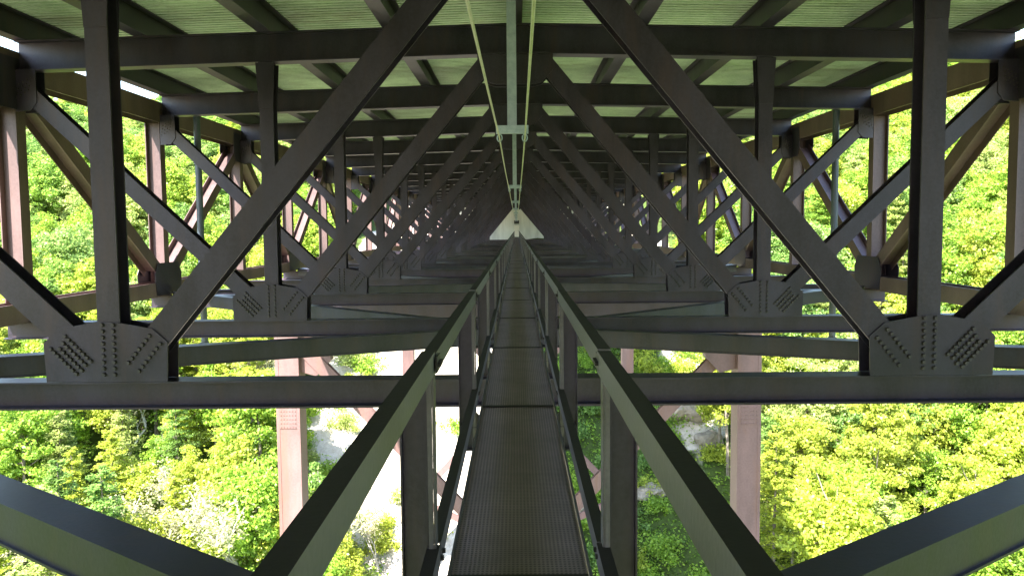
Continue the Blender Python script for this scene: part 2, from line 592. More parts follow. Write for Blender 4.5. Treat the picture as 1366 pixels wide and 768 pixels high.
# main trusses: box chords, H posts and diagonals with the web across the bridge
TCZ, TCD = 3.50, 0.60
BCZ, BCD = -1.715, 0.42
n_nodes = list(range(K0, K1 + 1))
web_axis = Vector((1, 0, 0))
for s in (-1, 1):
    X = s * XT
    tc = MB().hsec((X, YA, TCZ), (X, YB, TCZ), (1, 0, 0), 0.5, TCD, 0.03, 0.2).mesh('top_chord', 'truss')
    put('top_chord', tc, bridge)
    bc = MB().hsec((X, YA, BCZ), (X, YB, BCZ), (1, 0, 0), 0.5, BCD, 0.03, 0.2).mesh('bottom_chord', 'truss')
    put('bottom_chord', bc, bridge)
    pm = MB().hsec((0, 0, BCZ + BCD / 2 + 0.003), (0, 0, TCZ - TCD / 2 - 0.003), (1, 0, 0), 0.44, 0.34, 0.024, 0.016).mesh('truss_post', 'truss')
    up_ = MB().hsec(Vector((0, 0.5, BCZ + 0.55)), Vector((0, P - 0.5, TCZ - 0.62)), (1, 0, 0), 0.44, 0.38, 0.024, 0.016).mesh('truss_diagonal', 'truss')
    dn_ = MB().hsec(Vector((0, 0.5, TCZ - 0.62)), Vector((0, P - 0.5, BCZ + 0.55)), (1, 0, 0), 0.44, 0.38, 0.024, 0.016).mesh('truss_diagonal', 'truss')
    gb = MB()
    gt = MB()
    for x0 in (-0.262, 0.252):
        gb.plate_yz([(-0.85, BCZ - 0.17), (0.85, BCZ - 0.17), (0.95, BCZ + 0.45), (0.72, BCZ + 0.78), (-0.72, BCZ + 0.78), (-0.95, BCZ + 0.45)], x0, x0 + 0.01)
        gt.plate_yz([(-0.85, TCZ + 0.15), (0.85, TCZ + 0.15), (0.95, TCZ - 0.55), (0.72, TCZ - 0.92), (-0.72, TCZ - 0.92), (-0.95, TCZ - 0.55)], x0, x0 + 0.01)
    gb = gb.mesh('truss_gusset', 'steel')
    gt = gt.mesh('truss_gusset', 'steel')
    for k in n_nodes:
        y = fy(k)
        put('truss_post', pm, bridge, (X, y, 0))
        if k % 2:
            put('truss_gusset', gb, bridge, (X, y, 0))
            if k < K1:
                put('truss_diagonal', up_, bridge, (X, y, 0))
        else:
            put('truss_gusset', gt, bridge, (X, y, 0))
            if k < K1:
                put('truss_diagonal', dn_, bridge, (X, y, 0))
    # lateral bracing in the bottom plane, from truss nodes to the middle of the even struts
    for k in n_nodes:
        if k % 2 == 0:
            for dk in (-1, 1):
                if K0 <= k + dk <= K1:
                    p, q = cut((s * 10.55, dk * P, -1.95), (0, 0, -2.29), 0.45, 0.45)
                    key = ('lat', s, dk)
                    if key not in diag:
                        diag[key] = MB().hsec(p, q, (0, 0, 1), 0.33, 0.33, 0.020, 0.28).mesh('lateral_brace', 'steel')
                    put('lateral_brace', diag[key], bridge, (0, fy(k), 0))
lp = MB().plate_xy([(-0.9, -0.62), (0.9, -0.62), (0.9, -0.2), (0.9, 0.62), (-0.9, 0.62)], -2.50, -2.482).mesh('lateral_plate', 'steel')
for k in n_nodes:
    if k % 2 == 0:
        put('lateral_plate', lp, bridge, (0, fy(k), 0))

# stringers and the corrugated deck pans between them
SD = 0.55
SX = [-10.4, -7.85, -5.25, -2.63, 0.0, 2.63, 5.25, 7.85, 10.4]
ss_me = MB().hsec((0, YA, 0), (0, YB, 0), (0, 0, 1), SD, 0.30, 0.024, 0.016).mesh('stringer', 'steel')
for X in SX:
    put('stringer', ss_me, bridge, (X, 0, FT + 0.003 - CR * abs(X) + SD / 2))
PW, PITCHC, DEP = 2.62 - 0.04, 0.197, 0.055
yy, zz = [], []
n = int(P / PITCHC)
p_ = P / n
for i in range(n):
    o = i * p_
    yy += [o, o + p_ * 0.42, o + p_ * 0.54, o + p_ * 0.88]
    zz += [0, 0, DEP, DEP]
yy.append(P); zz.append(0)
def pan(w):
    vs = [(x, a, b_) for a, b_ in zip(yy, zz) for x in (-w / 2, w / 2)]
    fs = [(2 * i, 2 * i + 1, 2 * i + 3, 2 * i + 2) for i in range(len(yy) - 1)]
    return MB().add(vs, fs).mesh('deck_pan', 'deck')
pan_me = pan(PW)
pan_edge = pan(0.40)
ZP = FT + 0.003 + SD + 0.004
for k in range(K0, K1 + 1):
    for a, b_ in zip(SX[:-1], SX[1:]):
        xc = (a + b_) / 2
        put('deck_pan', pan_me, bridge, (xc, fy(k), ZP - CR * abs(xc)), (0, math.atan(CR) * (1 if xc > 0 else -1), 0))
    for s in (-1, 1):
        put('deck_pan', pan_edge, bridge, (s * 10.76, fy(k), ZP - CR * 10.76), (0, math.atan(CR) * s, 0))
sl_ = []
for y in (YA, YB + 0.8):
    sl_.append([(-11.05, y, ZP + 0.07 - CR * 11.05), (0, y, ZP + 0.07), (11.05, y, ZP + 0.07 - CR * 11.05), (11.05, y, ZP + 0.32 - CR * 11.05), (0, y, ZP + 0.32), (-11.05, y, ZP + 0.32 - CR * 11.05)])
put('deck_slab', MB().sweep(sl_).mesh('deck_slab', 'concrete'), bridge)
# diaphragms between the stringers, between the floor beams
dia_me = MB().hsec((-1.28, 0, 0), (1.28, 0, 0), (0, 0, 1), 0.36, 0.16, 0.016, 0.012).mesh('diaphragm', 'steel')
for k in range(1, 9):
    for a, b_ in zip(SX[:-1], SX[1:]):
        xc = (a + b_) / 2
        if abs(xc) > 8 or (k % 3 == 1 and abs(xc) > 6):
            put('diaphragm', dia_me, bridge, (xc, fy(k) + P * 0.5, FT + 0.28 - CR * abs(xc)), (0, math.atan(CR) * (1 if xc > 0 else -1), 0))

# ------------------------------------------------------------------ catwalk
WZ = -1.55
HW = 0.3125
SP = P / 2
cat = thing('catwalk', 'narrow steel catwalk with dark grating and angle-iron handrails leading to the far wall', 'catwalk', (0, 60, -1.9))
rng = random.Random(5)
gp_me = MB().box(-HW + 0.004, HW - 0.004, 0.004, SP - 0.004, WZ - 0.02, WZ).mesh('grating_panel', 'grating')
ch = {}
for s in (-1, 1):
    # side channel of the walkway, flanges outwards
    pr = [(s * HW, WZ + 0.004), (s * (HW + 0.05), WZ + 0.004), (s * (HW + 0.05), WZ - 0.008), (s * (HW + 0.008), WZ - 0.008), (s * (HW + 0.008), WZ - 0.14), (s * (HW + 0.05), WZ - 0.14), (s * (HW + 0.05), WZ - 0.15), (s * HW, WZ - 0.15)]
    pr = [(s * HW, WZ + 0.008), (s * (HW + 0.012), WZ + 0.008), (s * (HW + 0.012), WZ - 0.15), (s * HW, WZ - 0.15)]
    ch['side', s] = MB().sweep([[(x, y, z) for x, z in pr] for y in (0.003, SP - 0.003)]).mesh('side_channel', 'rail')
    def angle(xi, zt, w, h, t=0.008):
        pr = [(s * xi, zt), (s * (xi + w), zt), (s * (xi + w), zt - t), (s * (xi + t), zt - t), (s * (xi + t), zt - h), (s * xi, zt - h)]
        return MB().sweep([[(x, y, z) for x, z in pr] for y in (0.008, SP - 0.008)])
    def dark_top(me):  # gives the upward-facing rail faces the darker tone
        me.materials.append(M['rail_dark'])
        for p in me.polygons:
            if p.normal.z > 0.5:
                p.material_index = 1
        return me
    ch['top', s] = dark_top(angle(0.352, -0.533, 0.058, 0.095).mesh('top_rail', 'rail'))
    ch['low', s] = dark_top(angle(0.345, -1.385, 0.055, 0.09).mesh('lower_rail', 'rail'))
    # post: web plate across the bridge with an outer flange and two angles towards the walkway
    mb = MB()
    mb.box(s * 0.402, s * 0.505, -0.010, 0.004, -1.93, -0.665)
    mb.box(s * 0.505, s * 0.513, -0.055, 0.055, -1.93, -0.69)
    mb.box(s * 0.394, s * 0.402, -0.055, 0.055, -1.93, -0.632)
    ch['post', s] = mb.mesh('rail_post', 'steel')
    mb = MB()
    mb.box(s * 0.372, s * 0.393, -0.060, -0.050, -1.80, -0.545)
    mb.box(s * 0.362, s * 0.371, -0.056, 0.020, -1.80, -0.545)
    ch['pang', s] = mb.mesh('post_angle', 'rail')
    mb = MB()
    mb.box(s * 0.344, s * 0.351, -0.07, 0.07, -0.615, -0.548)
    for yb in (-0.045, -0.015, 0.02, 0.05):
        mb.tube([(s * 0.344, yb, -0.582), (s * 0.330, yb, -0.582)], 0.011, 6)
    ch['splice', s] = mb.mesh('splice_plate', 'bolt')
    mb = MB()
    for yb in (-0.05, 0.03):
        mb.tube([(s * 0.345, yb, -1.43), (s * 0.330, yb, -1.43)], 0.012, 6)
    ch['lb', s] = mb.mesh('rail_bolts', 'bolt')
    # knee plate beside the walkway
    ch['knee', s] = MB().plate_xz([(s * 0.27, -1.705), (s * 0.39, -1.705), (s * 0.39, -1.60), (s * 0.36, -1.60), (s * 0.30, -1.66)], -0.006, 0.006).mesh('knee_plate', 'rail')
joint_me = MB().box(-HW + 0.006, HW - 0.006, -0.028, 0.028, WZ + 0.004, WZ + 0.009).mesh('joint_strip', 'rail_dark')
beam_me = MB().sweep([[(X, a, -1.815 + b_) for a, b_ in hprof(0.215, 0.12, 0.012, 0.010)] for X in (-0.50, 0.50)]).mesh('cross_beam', 'steel')
j0 = -5
j1 = 39
for j in range(j0, j1 + 1):
    y = 3.57 + (j - 1) * SP
    dz = rng.uniform(-0.003, 0.003)
    put('grating_panel', gp_me, cat, (rng.uniform(-.003, .003), y, dz), (rng.uniform(-.0010, .0010), 0, 0))
    put('joint_strip', joint_me, cat, (0, y, 0))
    put('cross_beam', beam_me, cat, (0, y, 0))
    for s in (-1, 1):
        put('side_channel', ch['side', s], cat, (0, y, 0))
        dx = rng.uniform(-0.005, 0.005)
        put('top_rail', ch['top', s], cat, (dx, y, rng.uniform(-0.004, 0.004)), (rng.uniform(-.001, .001), 0, rng.uniform(-.0012, .0012)))
        put('lower_rail', ch['low', s], cat, (dx * 0.5, y, rng.uniform(-0.004, 0.004)), (0, 0, rng.uniform(-.001, .001)))
        rp_ = put('rail_post', ch['post', s], cat, (0, y, 0))
        put('post_angle', ch['pang', s], rp_)
        if j < 14:
            put('splice_plate', ch['splice', s], cat, (0, y, 0))
            put('rail_bolts', ch['lb', s], cat, (0, y, 0))
            put('knee_plate', ch['knee', s], cat, (0, y, 0))

# ------------------------------------------------------------------ overhead safety line
saf = thing('safety_line', 'galvanised hanger posts with crossbars carrying two safety cables above the catwalk', 'safety line', (0, 40, 1.2))
tube_me = MB().box(-0.058, 0.058, -0.058, 0.058, 1.20, 4.05).mesh('hanger_post', 'galv')
bar_me = MB().box(-0.20, 0.20, -0.115, -0.0595, 1.155, 1.255).mesh('crossbar', 'galv')
ring = MB()
pts = [(0.030 * math.cos(a * math.pi / 6), -0.085, 1.105 + 0.045 * math.sin(a * math.pi / 6)) for a in range(13)]
ring.tube(pts, 0.009, 6)
ring.tube([(0, -0.085, 1.15), (0, -0.085, 1.165)], 0.012, 6)
ring_me = ring.mesh('cable_ring', 'galv')
clip_me = MB().box(-0.09, 0.09, -0.05, 0.05, 3.72, 3.80).mesh('clamp', 'galv')
hang = []
for k in range(-3, K1 + 1, 2):
    y = fy(k) - 0.30
    xo = -0.045 if k > 0 else -0.045 - 0.045 * (1 - k) / 2
    hang.append((xo, y))
    h = put('hanger_post', tube_me, saf, (xo, y, 0))
    cb = put('crossbar', bar_me, saf, (xo, y, 0))
    for s in (-1, 1):
        put('cable_ring', ring_me, cb, (s * 0.155, 0, 0))
for s in (-1, 1):
    pts = []
    for (xa, ya), (xb, yb) in zip(hang[:-1], hang[1:]):
        for i in range(8):
            t = i / 8
            pts.append((xa + (xb - xa) * t + s * 0.155, ya + (yb - ya) * t - 0.085, 1.10 - 0.05 * 4 * t * (1 - t)))
    pts.append((hang[-1][0] + s * 0.155, hang[-1][1] - 0.085, 1.10))
    put('cable', MB().tube(pts, 0.0095, 6).mesh('cable', 'cable'), saf)

# ------------------------------------------------------------------ drain pipes
for s, w in ((-1, 'left'), (1, 'right')):
    d = thing('drain_pipe', 'grey vertical drain pipe hanging beside the %s main truss' % w, 'pipe', (s * 9.62, fy(3) + 0.35, -3.6), 'drain pipes by the main trusses')
    X, y = s * 9.62, fy(3) + 0.35
    put('pipe', MB().tube([(X, y, 3.55), (X, y, -3.4)], 0.10, 16).mesh('pipe', 'pipe'), d)
    put('collar', MB().tube([(X, y, 2.0), (X, y, 2.12)], 0.125, 16).mesh('collar', 'pipe'), d)
    put('collar', MB().tube([(X, y, -1.2), (X, y, -1.08)], 0.125, 16).mesh('collar', 'pipe'), d)
    put('outlet', MB().tube([(X, y, -3.41), (X, y, -3.58), (X + s * 0.1, y, -3.75), (X + s * 0.28, y, -3.85)], 0.13, 14).mesh('outlet', 'pipe'), d)

# ------------------------------------------------------------------ towers
def tower(k, which):
    y = fy(k)
    zb = min(ground_h(-10.8, y), ground_h(10.8, y)) - 1.5
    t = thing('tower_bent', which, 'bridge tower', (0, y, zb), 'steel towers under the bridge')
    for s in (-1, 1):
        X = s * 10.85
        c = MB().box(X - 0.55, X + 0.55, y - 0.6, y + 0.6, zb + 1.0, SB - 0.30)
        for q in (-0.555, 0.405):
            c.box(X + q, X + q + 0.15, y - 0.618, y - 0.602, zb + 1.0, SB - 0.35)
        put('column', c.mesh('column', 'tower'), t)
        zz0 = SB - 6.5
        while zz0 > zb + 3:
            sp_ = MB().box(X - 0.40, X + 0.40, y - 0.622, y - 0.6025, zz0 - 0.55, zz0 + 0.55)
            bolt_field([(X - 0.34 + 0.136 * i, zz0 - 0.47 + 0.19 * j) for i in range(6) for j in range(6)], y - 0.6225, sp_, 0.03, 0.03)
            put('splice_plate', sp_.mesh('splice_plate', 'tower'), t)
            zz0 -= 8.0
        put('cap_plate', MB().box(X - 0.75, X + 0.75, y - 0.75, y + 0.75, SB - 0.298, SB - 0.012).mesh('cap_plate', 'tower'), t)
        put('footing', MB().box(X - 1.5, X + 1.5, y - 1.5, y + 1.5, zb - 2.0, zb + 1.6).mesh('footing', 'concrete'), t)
    put('cap_girder', MB().box(-10.297, 10.297, y - 0.45, y + 0.45, -4.15, SB - 0.02).mesh('cap_girder', 'steel'), t)
    z = -5.4
    first = True
    while z > zb + 6:
        z2 = max(z - 21.7, zb + 2.0)
        for s in (-1, 1):
            p, q = cut((s * 10.3, y + 0.2 * s, z), (-s * 10.3, y + 0.2 * s, z2), 0.5, 0.5)
            put('cross_brace', MB().hsec(p, q, (0, 1, 0), 0.34, 0.62, 0.03, 0.02).mesh('cross_brace', 'tower'), t)
            e = s * 10.297
            d = -s
            put('brace_gusset', MB().plate_xz([(e, z + 0.9), (e + d * 1.15, z + 0.9), (e + d * 1.45, z + 0.25), (e + d * 1.45, z - 0.75), (e + d * 0.75, z - 1.5), (e, z - 1.3)], y - 0.30, y + 0.30).mesh('brace_gusset', 'tower'), t)
        z = z2
tower(5, 'nearer pair of tall rust-brown tower columns with crossed bracing')
tower(11, 'farther rust-brown tower columns seen small between the nearer pair')

# ------------------------------------------------------------------ abutment
ab = thing('bridge_abutment', 'pale concrete abutment wall closing the far end of the bridge', 'abutment', (0, 149, -12))
put('wall', MB().box(-13, 13, 148.6, 172, -14, 4.3).mesh('wall', 'concrete'), ab)
put('bearing_seat', MB().box(-12.4, 12.4, 147.9, 148.597, -14, -2.62).mesh('bearing_seat', 'concrete'), ab)
for s in (-1, 1):
    put('bearing', MB().box(s * XT - 0.4, s * XT + 0.4, 147.95, 148.55, -2.618, -1.93).mesh('bearing', 'steel'), ab)
dr = put('door', MB().box(-0.46, 0.46, 148.54, 148.597, WZ - 0.02, WZ + 2.0).mesh('door', 'door'), ab)
put('handle', MB().tube([(0.34, 148.53, WZ + 1.0), (0.34, 148.47, WZ + 1.0), (0.24, 148.47, WZ + 1.0)], 0.02, 6).mesh('handle', 'bolt'), dr)
vt = MB().box(-0.45, 0.45, 148.56, 148.597, 0.72, 1.32).mesh('vent', 'dark')
vo = put('vent', vt, ab)
for i in range(4):
    put('slat', MB().box(-0.42, 0.42, 148.52, 148.558, 0.78 + 0.14 * i, 0.83 + 0.14 * i).mesh('slat', 'bolt'), vo)

# ------------------------------------------------------------------ vegetation
def leaf_quads(rs, centers, normals, size, up_bias=0.5):
    n = len(centers)
    d = rs.normal(size=(n, 3))
    d /= np.linalg.norm(d, axis=1)[:, None]
    nrm = normals * 0.7 + d * 0.85 + np.array([0, 0, up_bias])
    nrm /= np.linalg.norm(nrm, axis=1)[:, None]
    t = np.cross(nrm, rs.normal(size=(n, 3)))
    t /= np.linalg.norm(t, axis=1)[:, None]
    b_ = np.cross(nrm, t)
    s = size * rs.uniform(0.6, 1.35, (n, 1))
    w = s * rs.uniform(0.45, 0.8, (n, 1))
    fold = nrm * s * rs.uniform(-0.15, 0.25, (n, 1))
    v = np.stack([centers - t * s * 0.5, centers - b_ * w * 0.5 + fold, centers + t * s * 0.5, centers + b_ * w * 0.5 + fold], 1)
    return v.reshape(-1, 3)

def quads_mesh(name, verts, mat):
    n = len(verts) // 4
    me = bpy.data.meshes.new(name)
    me.vertices.add(len(verts))
    me.vertices.foreach_set('co', verts.astype(np.float32).ravel())
    me.loops.add(n * 4)
    me.loops.foreach_set('vertex_index', np.arange(n * 4, dtype=np.int32))
    me.polygons.add(n)
    me.polygons.foreach_set('loop_start', np.arange(0, n * 4, 4, dtype=np.int32))
    me.update(calc_edges=True)
    me.materials.append(M[mat])
    return me

def broadleaf(seed, H, Rr, nleaf=11000, nclump=110, lsize=0.33):
    rs = np.random.RandomState(seed)
    r_ = random.Random(seed)
    zc = H - Rr * 1.4
    # limbs
    mb = MB()
    lean = Vector((r_.uniform(-0.5, 0.5), r_.uniform(-0.5, 0.5), 0))
    top = Vector((lean.x, lean.y, H - Rr * 0.6))
    tp = [Vector((0, 0, -1.2)), Vector((0, 0, H * 0.25)) + lean * 0.2, Vector((0, 0, H * 0.5)) + lean * 0.6, top]
    mb.tube(tp, [0.30, 0.22, 0.16, 0.05], 7)
    clumps = []
    for i in range(nclump):
        u = rs.normal(size=3)
        u /= np.linalg.norm(u)
        if u[2] < -0.8:
            u[2] *= -0.6
        rad = Rr * rs.uniform(0.45, 1.0) * (0.82 + 0.3 * mnoise.noise(Vector(u * 1.7) + Vector((seed, 0, 0))))
        clumps.append(np.array([lean.x, lean.y, zc]) + u * rad * np.array([1.0, 1.0, 1.4]))
    for i in range(9):
        c = Vector(clumps[i * (nclump // 9)])
        a = tp[1].lerp(tp[3], r_.uniform(0.2, 0.85))
        m_ = a.lerp(c, 0.5) + Vector((0, 0, -0.25))
        mb.tube([a, m_, c], [0.10, 0.06, 0.02], 5)
    trunk = mb.mesh('trunk', 'bark')
    per = nleaf // nclump
    C, N = [], []
    for c in clumps:
        sz = Rr * rs.uniform(0.10, 0.24)
        p = rs.normal(size=(per, 3))
        p /= np.linalg.norm(p, axis=1)[:, None]
        p *= rs.uniform(0.3, 1.0, (per, 1)) ** 0.5
        C.append(c + p * sz * np.array([1.25, 1.25, 0.75]))
        N.append(p)
    v = leaf_quads(rs, np.concatenate(C), np.concatenate(N), lsize)
    return trunk, quads_mesh('crown', v, 'leaf')

def layered(seed, H, Rr, nleaf=8500, lsize=0.28):
    """loose conifer with flat sprays in tiers"""
    rs = np.random.RandomState(seed)
    r_ = random.Random(seed)
    mb = MB()
    lean = r_.uniform(-0.6, 0.6)
    mb.tube([(0, 0, -1.2), (lean * 0.3, 0, H * 0.5), (lean, 0, H)], [0.24, 0.15, 0.03], 7)
    C = []
    nb = 58
    for i in range(nb):
        t = 0.28 + 0.72 * (i + r_.random()) / nb
        z = H * t
        L = Rr * (1.06 - t) ** 0.7 * r_.uniform(0.6, 1.15) + 0.35
        a = i * 2.399 + r_.uniform(-0.3, 0.3)
        d = np.array([math.cos(a), math.sin(a), 0])
        root = np.array([lean * t, 0, z])
        tip = root + d * L + np.array([0, 0, r_.uniform(-0.3, 0.35)])
        mb.tube([tuple(root), tuple((root + tip) / 2 + np.array([0, 0, -0.1])), tuple(tip)], [0.045, 0.03, 0.012], 4)
        n = nleaf // nb
        s = rs.uniform(0.15, 1.0, n)
        side = np.array([-d[1], d[0], 0])
        w = rs.normal(size=n) * L * 0.20 * (0.4 + s)
        C.append(root + (tip - root) * s[:, None] + side * w[:, None] + np.stack([np.zeros(n), np.zeros(n), rs.normal(size=n) * 0.13], 1))
    C = np.concatenate(C)
    N = np.tile(np.array([0, 0, 1.0]), (len(C), 1))
    v = leaf_quads(rs, C, N, lsize, 0.9)
    return mb.mesh('trunk', 'bark'), quads_mesh('crown', v, 'leaf')

def bare_tree(seed, H, spread, nleaf=1700):
    """pale-barked tree with spreading limbs and thin foliage"""
    rs = np.random.RandomState(seed)
    r_ = random.Random(seed)
    mb = MB()
    tips = []
    def grow(p, d, L, r, depth):
        n = 3
        pts, rr = [p], [r]
        q = p
        for i in range(n):
            d = (d + Vector((r_.uniform(-1, 1), r_.uniform(-1, 1), r_.uniform(-0.3, 0.8))) * 0.22).normalized()
            q = q + d * L / n
            pts.append(q)
            rr.append(r * (1 - 0.42 * (i + 1) / n))
        mb.tube(pts, rr, 6 if depth < 2 else 4)
        tips.append((q, d))
        if depth < 4:
            for i in range(3 if depth < 3 else 2):
                nd_ = (d + Vector((r_.uniform(-1, 1), r_.uniform(-1, 1), r_.uniform(-0.1, 0.7))) * spread).normalized()
                grow(q if i else pts[2], nd_, L * r_.uniform(0.55, 0.8), r * 0.55, depth + 1)
    grow(Vector((0, 0, -1)), Vector((0, 0, 1)), H * 0.36, 0.26, 0)
    T = np.array([tuple(t[0]) for t in tips if t[0].z > H * 0.3])
    idx = rs.randint(0, len(T), nleaf)
    C = T[idx] + rs.normal(size=(nleaf, 3)) * 0.45
    v = leaf_quads(rs, C, np.tile(np.array([0, 0, 1.0]), (nleaf, 1)), 0.30)
    return mb.mesh('trunk', 'pale_bark'), quads_mesh('crown', v, 'leaf')

def shrub_mesh(seed, Rr, nleaf=1500):
    rs = np.random.RandomState(seed)
    cl = rs.normal(size=(16, 3)) * np.array([Rr * 0.5, Rr * 0.5, Rr * 0.25]) + np.array([0, 0, Rr * 0.45])
    idx = rs.randint(0, 16, nleaf)
    p = rs.normal(size=(nleaf, 3))
    C = cl[idx] + p * Rr * 0.2
    C[:, 2] = np.abs(C[:, 2])
    return quads_mesh('foliage', leaf_quads(rs, C, p / np.linalg.norm(p, axis=1)[:, None], 0.26), 'leaf')

PROTO = [('broadleaf_tree',) + broadleaf(11, 15, 4.9), ('broadleaf_tree',) + broadleaf(12, 17, 5.0, 12000, 120),
         ('broadleaf_tree',) + broadleaf(13, 14, 4.2, 9500, 95), ('broadleaf_tree',) + broadleaf(14, 16, 4.4, 11000, 105),
         ('broadleaf_tree',) + broadleaf(15, 18, 4.7, 12000, 115)]
LAY = [('conifer_tree',) + layered(21, 17, 4.0), ('conifer_tree',) + layered(22, 15, 3.6), ('conifer_tree',) + layered(23, 19, 4.3, 9500)]
BARE = [('pale_tree',) + bare_tree(31, 14, 0.75), ('pale_tree',) + bare_tree(32, 13, 0.85)]

def project(p):
    p = Vector(p)
    d = p.dot(fw)
    if d < 1:
        return None
    return 683 + FPX * p.dot(r2) / d, 384 - FPX * p.dot(u2) / d, d

cand = []
rg = random.Random(77)
for iy in range(0, 74):
    for ix in range(-62, 63):
        x = ix * 4.5 + rg.uniform(-1.7, 1.7) + (2.2 if iy % 2 else 0)
        y = 18 + iy * 4.4 + rg.uniform(-1.6, 1.6)
        if clearing(x, y) > 0.12 or (abs(x) < 23 and y > 90) or (abs(x) < 13 and y < 95) or (0 < x < 22):
            continue
        z = ground_h(x, y)
        sc = rg.uniform(0.62, 1.15)
        c = project((x, y, z + 11 * sc))
        if c is None:
            continue
        px, py, d = c
        marg = 7 * FPX / d
        if px < -marg or px > 1366 + marg or py > 768 + 10 * FPX / d or py < -60 - marg:
            continue
        cand.append((d, x, y, z, sc, px, py))
cand.sort()
NIND = 200
ind, far = cand[:NIND], cand[NIND:]

used = set()
items = []
for d, x, y, z, sc, px, py in ind:
    u = rg.random()
    if x < 0 and px < 170 and u < 0.6:
        kind, pr = 'conifer', rg.choice(LAY)
    elif u > 0.93:
        kind, pr = 'pale', rg.choice(BARE)
    elif u > 0.82:
        kind, pr = 'conifer', rg.choice(LAY)
    else:
        kind, pr = 'broadleaf', rg.choice(PROTO)
    tone = {'conifer': rg.choice([2, 3, 3, 0, 0]), 'pale': 4, 'broadleaf': rg.choice([0, 0, 0, 1, 1, 1, 0, 2, 3])}[kind]
    items.append([x, y, z, sc, px, py, kind, pr, tone])
# the creamy pale-limbed tree low on the left, in front of the nearer tower
def at_pix(px, py, y):
    k_ = y / (fw.y + r2.y * (px - 683) / FPX - u2.y * (py - 384) / FPX)
    v = (fw + r2 * ((px - 683) / FPX) - u2 * ((py - 384) / FPX)) * k_
    return v.x, v.y, v.z
for px, py, y in ((290, 612, 77), (225, 655, 74), (385, 668, 78), (505, 700, 84)):
    x, yy_, zz_ = at_pix(px, py, y)
    g_ = ground_h(x, yy_)
    sc = max(0.5, min(1.5, (zz_ - g_) / 13.0))
    items.append([x, yy_, g_, sc, px, py, 'pale', BARE[0], 4])

KW = {'broadleaf': 'broadleaf tree', 'conifer': 'layered conifer', 'pale': 'white-limbed tree'}
ORD = ['first', 'second', 'third', 'fourth', 'fifth', 'sixth', 'seventh', 'eighth', 'ninth', 'tenth', 'eleventh', 'twelfth', 'thirteenth', 'fourteenth', 'fifteenth', 'sixteenth', 'seventeenth', 'eighteenth', 'nineteenth', 'twentieth', 'twenty-first', 'twenty-second', 'twenty-third', 'twenty-fourth', 'twenty-fifth']
for side, sname in ((-1, 'left'), (1, 'right')):
    its = [i for i in items if (i[0] < 0) == (side < 0)]
    its.sort(key=lambda i: -i[5])
    tier = 12
    for t in range(0, len(its), tier):
        row = sorted(its[t:t + tier], key=lambda i: i[4] * (1 if side < 0 else -1))
        for n_, it in enumerate(row):
            x, y, z, sc, px, py, kind, pr, tone = it
            lab = '%s %s on %s slope, %s row up, %s from %s edge' % (TONES[tone][0], KW[kind], sname, ORD[t // tier], ORD[n_], sname)
            e = thing(pr[0], lab, 'tree', (x, y, z), 'trees on the gorge slopes')
            rz = rg.uniform(0, 6.28)
            tr = put('trunk', pr[1], None, (0, 0, 0), (0, 0, rz), (sc, sc, sc))
            cr = put('crown', pr[2], None, (0, 0, 0), (0, 0, rz), (sc, sc, sc))
            tr.parent = e
            cr.parent = e
            f = rg.uniform(0.85, 1.15)
            cr.color = (*[c * f for c in TONES[tone][1]], 1)

# the wood farther up the slopes: one mass, instanced crowns
pm = bpy.data.meshes.new('far_wood')
pm.from_pydata([(x, y, z) for d, x, y, z, sc, px, py in far], [], [])
a = pm.attributes.new('turn', 'FLOAT', 'POINT')
a.data.foreach_set('value', [rg.uniform(0, 6.28) for _ in far])
a = pm.attributes.new('size', 'FLOAT', 'POINT')
a.data.foreach_set('value', [c[4] for c in far])
a = pm.attributes.new('pick', 'INT', 'POINT')
a.data.foreach_set('value', [rg.choice([0, 1, 2, 3, 4, 0, 1, 3, 5]) for _ in far])
wood = put('far_wood', pm)
wood['kind'] = 'stuff'
wood['label'] = 'dense sunlit green wood covering the upper gorge slopes'
wood['category'] = 'wood'
ng = bpy.data.node_groups.new('far_wood_instances', 'GeometryNodeTree')
ng.interface.new_socket('Geometry', in_out='INPUT', socket_type='NodeSocketGeometry')
ng.interface.new_socket('Geometry', in_out='OUTPUT', socket_type='NodeSocketGeometry')
gi = ng.nodes.new('NodeGroupInput')
go = ng.nodes.new('NodeGroupOutput')
jn = ng.nodes.new('GeometryNodeJoinGeometry')
first_crown = {}
for o in bpy.data.objects:
    if o.name.startswith('crown') and o.data.name not in first_crown:
        first_crown[o.data.name] = o
srcs = []
for pr in PROTO + LAY[:1]:
    srcs.append(first_crown.get(pr[2].name))
srcs = [s for s in srcs if s is not None]
for s in reversed(srcs):
    oi = ng.nodes.new('GeometryNodeObjectInfo')
    oi.inputs['Object'].default_value = s
    oi.inputs['As Instance'].default_value = True
    ng.links.new(oi.outputs['Geometry'], jn.inputs[0])
iop = ng.nodes.new('GeometryNodeInstanceOnPoints')
iop.inputs['Pick Instance'].default_value = True
def natt(nm, ty):
    n = ng.nodes.new('GeometryNodeInputNamedAttribute')
    n.data_type = ty
    n.inputs['Name'].default_value = nm
    return n
tn = natt('turn', 'FLOAT')
cx = ng.nodes.new('ShaderNodeCombineXYZ')
ng.links.new(tn.outputs[0], cx.inputs[2])
e2r = ng.nodes.new('FunctionNodeEulerToRotation')
ng.links.new(cx.outputs[0], e2r.inputs[0])
sz = natt('size', 'FLOAT')
pk = natt('pick', 'INT')
ng.links.new(gi.outputs[0], iop.inputs['Points'])
ng.links.new(jn.outputs[0], iop.inputs['Instance'])
ng.links.new(pk.outputs[0], iop.inputs['Instance Index'])
ng.links.new(e2r.outputs[0], iop.inputs['Rotation'])
ng.links.new(sz.outputs[0], iop.inputs['Scale'])
smt = ng.nodes.new('GeometryNodeSetMaterial')
smt.inputs['Material'].default_value = M['leaf_far']
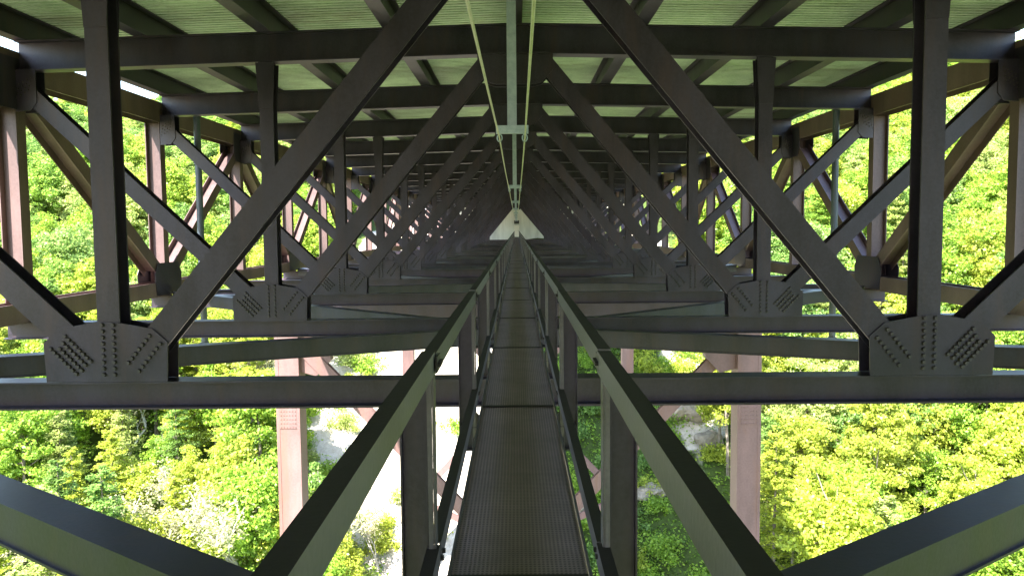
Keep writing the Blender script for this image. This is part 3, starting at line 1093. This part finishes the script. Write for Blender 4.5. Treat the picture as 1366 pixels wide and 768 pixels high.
ng.links.new(iop.outputs[0], smt.inputs[0])
ng.links.new(smt.outputs[0], go.inputs[0])
md = wood.modifiers.new('instances', 'NODES')
md.node_group = ng

# shrubs on the shaded half of the clearing
SH = [shrub_mesh(41, 1.7), shrub_mesh(42, 2.2, 2000), shrub_mesh(43, 1.3, 1100)]
spots = []
for i in range(900):
    x, y = rg.uniform(-30, 26), rg.uniform(60, 134)
    if not (3 < x or (x < -12 and y < 92) or (x < -20)):
        if rg.random() < 0.93:
            continue
    if any((x - a[0]) ** 2 + (y - a[1]) ** 2 < 4.2 for a in spots):
        continue
    c = project((x, y, ground_h(x, y)))
    if c and -40 < c[0] < 1400 and c[1] < 800:
        spots.append((x, y, c[0], c[1]))
    if len(spots) >= 150:
        break
spots.sort(key=lambda s: -s[3])
for t in range(0, len(spots), 10):
    for n_, (x, y, px, py) in enumerate(sorted(spots[t:t + 10], key=lambda s: s[2])):
        tone = rg.choice([1, 1, 2, 0]) if x > 0 else rg.choice([0, 3, 1])
        o = put('shrub', rg.choice(SH), None, (x, y, ground_h(x, y) - 0.1), (0, 0, rg.uniform(0, 6.28)), [rg.uniform(0.7, 1.35)] * 3)
        o.color = (*TONES[tone][1], 1)
        tag(o, '%s shrub under the bridge, %s row up, %s from left' % (TONES[tone][0], ORD[t // 10], ORD[n_]), 'shrub', 'shrubs on the clearing')

# low weeds between the shrubs
rs = np.random.RandomState(9)
C = []
for i in range(130000):
    x, y = rg.uniform(-75, 75), rg.uniform(50, 140)
    dens = mnoise.noise(Vector((x * 0.11, y * 0.11, 5.0))) * 0.9 + (0.85 if 3 < x < 24 else 0.55 if x > 2 or x < -30 or (x < -14 and y < 90) else -0.42)
    if rg.random() < dens:
        C.append((x, y, ground_h(x, y) + rg.uniform(0, 0.35) + (rg.random() ** 2 * 1.6 if abs(x) > 24 else 0)))
C = np.array(C)
we = put('weeds', quads_mesh('weeds', leaf_quads(rs, C, np.tile(np.array([0, 0, 1.0]), (len(C), 1)), 0.40), 'leaf'))
we.color = (*TONES[1][1], 1)
we['kind'] = 'stuff'
we['label'] = 'low green weeds spread over the clearing under the bridge'
we['category'] = 'weeds'

# boulders on the clearing
def boulder(seed, r):
    bm = bmesh.new()
    bmesh.ops.create_icosphere(bm, subdivisions=3, radius=r)
    for v in bm.verts:
        n_ = mnoise.noise(v.co * (1.1 / r) + Vector((seed * 3.3, 0, 0))) * 0.55 + mnoise.noise(v.co * (3.0 / r) + Vector((seed, 5, 0))) * 0.16
        v.co *= 1 + n_
        v.co.z *= 0.62
    me = bpy.data.meshes.new('boulder')
    bm.to_mesh(me)
    bm.free()
    me.materials.append(M['rock'])
    return me
for i, (px, py, y, r_, lab) in enumerate([
        (915, 565, 104, 2.6, 'broad grey rock outcrop on the shaded slope left of the right tower column'),
        (945, 600, 99, 1.7, 'smaller grey boulder just below the broad outcrop by the right tower column'),
        (868, 640, 93, 1.5, 'grey boulder among shrubs right of the catwalk post'),
        (778, 650, 92, 1.3, 'small pale boulder seen between the walkway edge and right rail')]):
    x, yy_, zz_ = at_pix(px, py, y)
    o = put('boulder', boulder(i + 1, r_), None, (x, yy_, ground_h(x, yy_) + r_ * 0.15), (0, 0, i * 1.3))
    tag(o, lab, 'boulder', 'boulders on the clearing')
